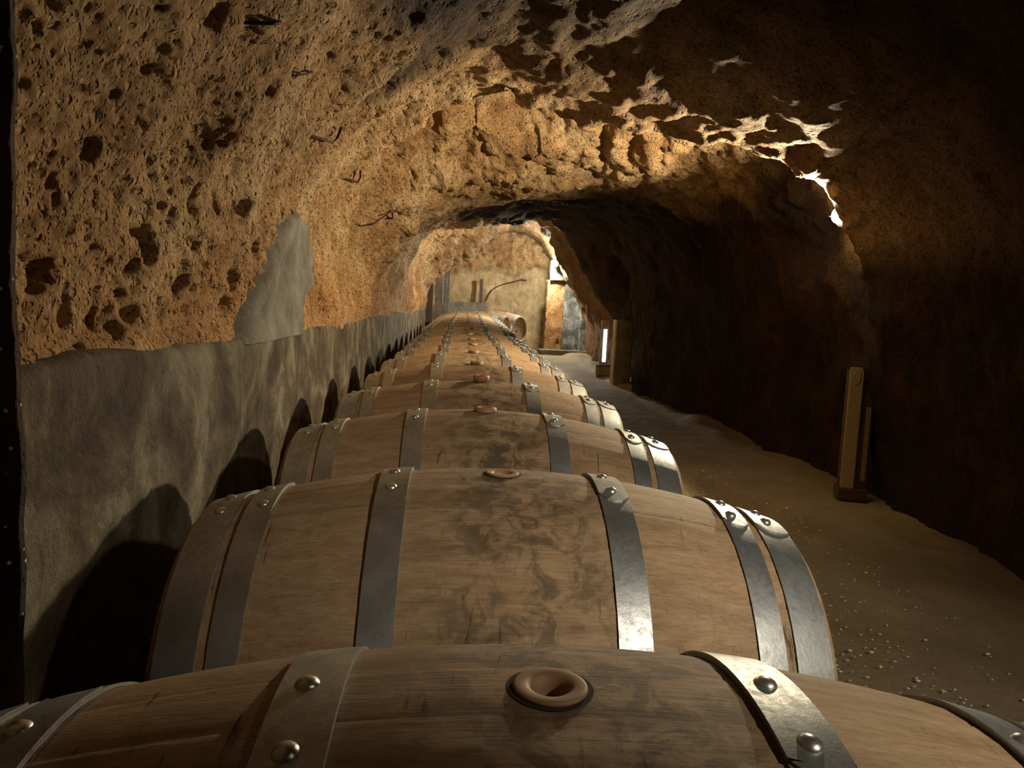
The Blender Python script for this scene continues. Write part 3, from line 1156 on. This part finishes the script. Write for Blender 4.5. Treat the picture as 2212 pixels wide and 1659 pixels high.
# ------------------------------------------------------------------ bollard lights
# near one, unlit, against the dark right wall
root = empty('bollard_light', (2.19, 4.38, 0), math.radians(-14))
tag(root, 'tall unlit bollard light by the dark right wall, with an oval plate at its top', 'bollard', 'bollard lights by the right wall')
bm = bmesh.new()
box(bm, (0, 0, .42), (.072, .022, .70), .003)
obj('front_panel', bm, M['bollard'], root, smooth=False)
bm = bmesh.new()
box(bm, (.040, .062, .41), (.14, .10, .68), .004)
obj('housing', bm, M['bollard_dark'], root, smooth=False)
bm = bmesh.new()
box(bm, (.085, .010, .33), (.026, .012, .43), .003)
obj('side_strip', bm, M['panel_off'], root, smooth=False)
bm = bmesh.new()
lathe(bm, [(.020, -.002), (.021, .002), (.019, .0035), (.016, .0025), (.0005, .003)], 32)
bmesh.ops.transform(bm, matrix=Matrix.Translation((0, -.0115, .715)) @ Matrix.Rotation(math.pi / 2, 4, 'X') @ Matrix.Diagonal((1, 2.1, 1, 1)), verts=bm.verts)
obj('oval_plate', bm, M['bollard'], root)
bm = bmesh.new()
box(bm, (.035, .055, .035), (.16, .14, .07), .008)
obj('base', bm, M['bollard_dark'], root, smooth=False)
# far one, lit
root = empty('bollard_light', (2.06, 11.7, 0), math.radians(-6))
tag(root, 'far bollard light with a glowing white strip, standing on a concrete block', 'bollard', 'bollard lights by the right wall')
bm = bmesh.new()
box(bm, (0, 0, .085), (.21, .21, .14), .015)
obj('base', bm, M['block'], root, smooth=False)
bm = bmesh.new()
box(bm, (0, 0, .165), (.21, .21, .02), .006)
obj('base_plate', bm, M['lampbody'], root, smooth=False)
bm = bmesh.new()
box(bm, (0, .02, .50), (.115, .10, .66), .004)
obj('column', bm, M['block'], root, smooth=False)
bm = bmesh.new()
box(bm, (.005, -.032, .46), (.048, .012, .48), .002)
obj('light_strip', bm, M['panel'], root, smooth=False)

# ------------------------------------------------------------------ far right: jamb, pillar, kerb
bm = bmesh.new()
box(bm, (2.09, 10.55, .42), (.23, .25, .90), .02)
tag(obj('trim_4', bm, M['block']), kind='structure')


def rough_block(c, s, seed, amp=.012, res=.05):
    bm_ = bmesh.new()
    r = bmesh.ops.create_cube(bm_, size=1)
    for v in bm_.verts: v.co = Vector((v.co.x * s[0], v.co.y * s[1], v.co.z * s[2])) + Vector(c)
    cuts = int(max(s) / res)
    bmesh.ops.subdivide_edges(bm_, edges=bm_.edges, cuts=min(cuts, 26), use_grid_fill=True)
    co = np.array([v.co[:] for v in bm_.verts])
    nz_ = fbm(co, .18, 3, seed)
    d_, r_ = worley(co, .14, seed + 3)
    pit_ = (1 - sstep(.1, .3, d_)) * (r_ > .5) * .03
    bm_.normal_update()
    for v, a_, p_ in zip(bm_.verts, nz_, pit_): v.co += v.normal * (amp * a_ - p_ * (amp / .012))
    return bm_


tag(obj('trim_5', rough_block((1.84, 16.5, .77), (.36, .25, 1.50), 5, .016), M['rock']), kind='structure')      # stone pier
tag(obj('trim_6', rough_block((2.20, 16.45, .77), (.36, .22, 1.50), 9, .006), M['damp_plaster']), kind='structure')
tag(obj('trim_7', rough_block((2.55, 16.3, .55), (.40, .30, 1.10), 12, .01), M['damp_plaster']), kind='structure')
tag(obj('trim_8', rough_block((2.02, 16.45, 1.72), (.62, .34, .42), 15, .02), M['damp_plaster']), kind='structure')
tag(obj('trim_9', rough_block((2.1, 16.2, .045), (1.15, .42, .11), 18, .006), M['plaster']), kind='structure')  # kerb

bm = bmesh.new()
box(bm, (-.72, 15.35, .70), (.17, .10, 1.36), .01)
tag(obj('door_1', bm, M['timber']), kind='structure')
# posts and low wall at the left end
for k, (xp, yp_, w_, h_) in enumerate([(-.545, 16.1, .15, 1.46), (-.40, 16.3, .12, 1.62)]):
    bm = rough_block((0, 0, h_ / 2), (w_, .14, h_), 22 + k, .004, .08)
    o = obj('concrete_post', bm, M['plaster'])
    o.location = (xp, yp_, 0)
    tag(o, ['grey concrete post at the left end of the row, the outer of two', 'grey concrete post at the left end of the row, the inner and taller of two'][k], 'post', 'posts at the left end of the row')
bm = rough_block((0, 0, .49), (.95, .12, .98), 30, .005, .06)
o = obj('low_wall', bm, M['plaster'])
o.location = (.02, 17.75, 0)
tag(o, 'low grey rendered wall behind the far barrels, below the cream wall', 'wall')
bm = bmesh.new()
box(bm, (0, 0, .75), (.07, .05, 1.5), .006)  # dark strip standing in for a shaded slot in the back wall
o = obj('slot_shade_strip', bm, M['timber'])
o.location = (.335, 17.78, 0)
tag(o, 'dark upright strip in place of the shade of a thin recess in the cream back wall', 'post')
bm = bmesh.new()
cb = [(.46, 17.93, 1.02), (.50, 17.93, 1.14), (.58, 17.93, 1.27), (.72, 17.93, 1.37), (.9, 17.93, 1.44), (1.08, 17.86, 1.49), (1.22, 17.83, 1.54), (1.34, 17.80, 1.53)]
tube(bm, cb, .011, 8)
tag(obj('cable', bm, M['timber']), 'thin dark cable curving across the cream back wall', 'cable')
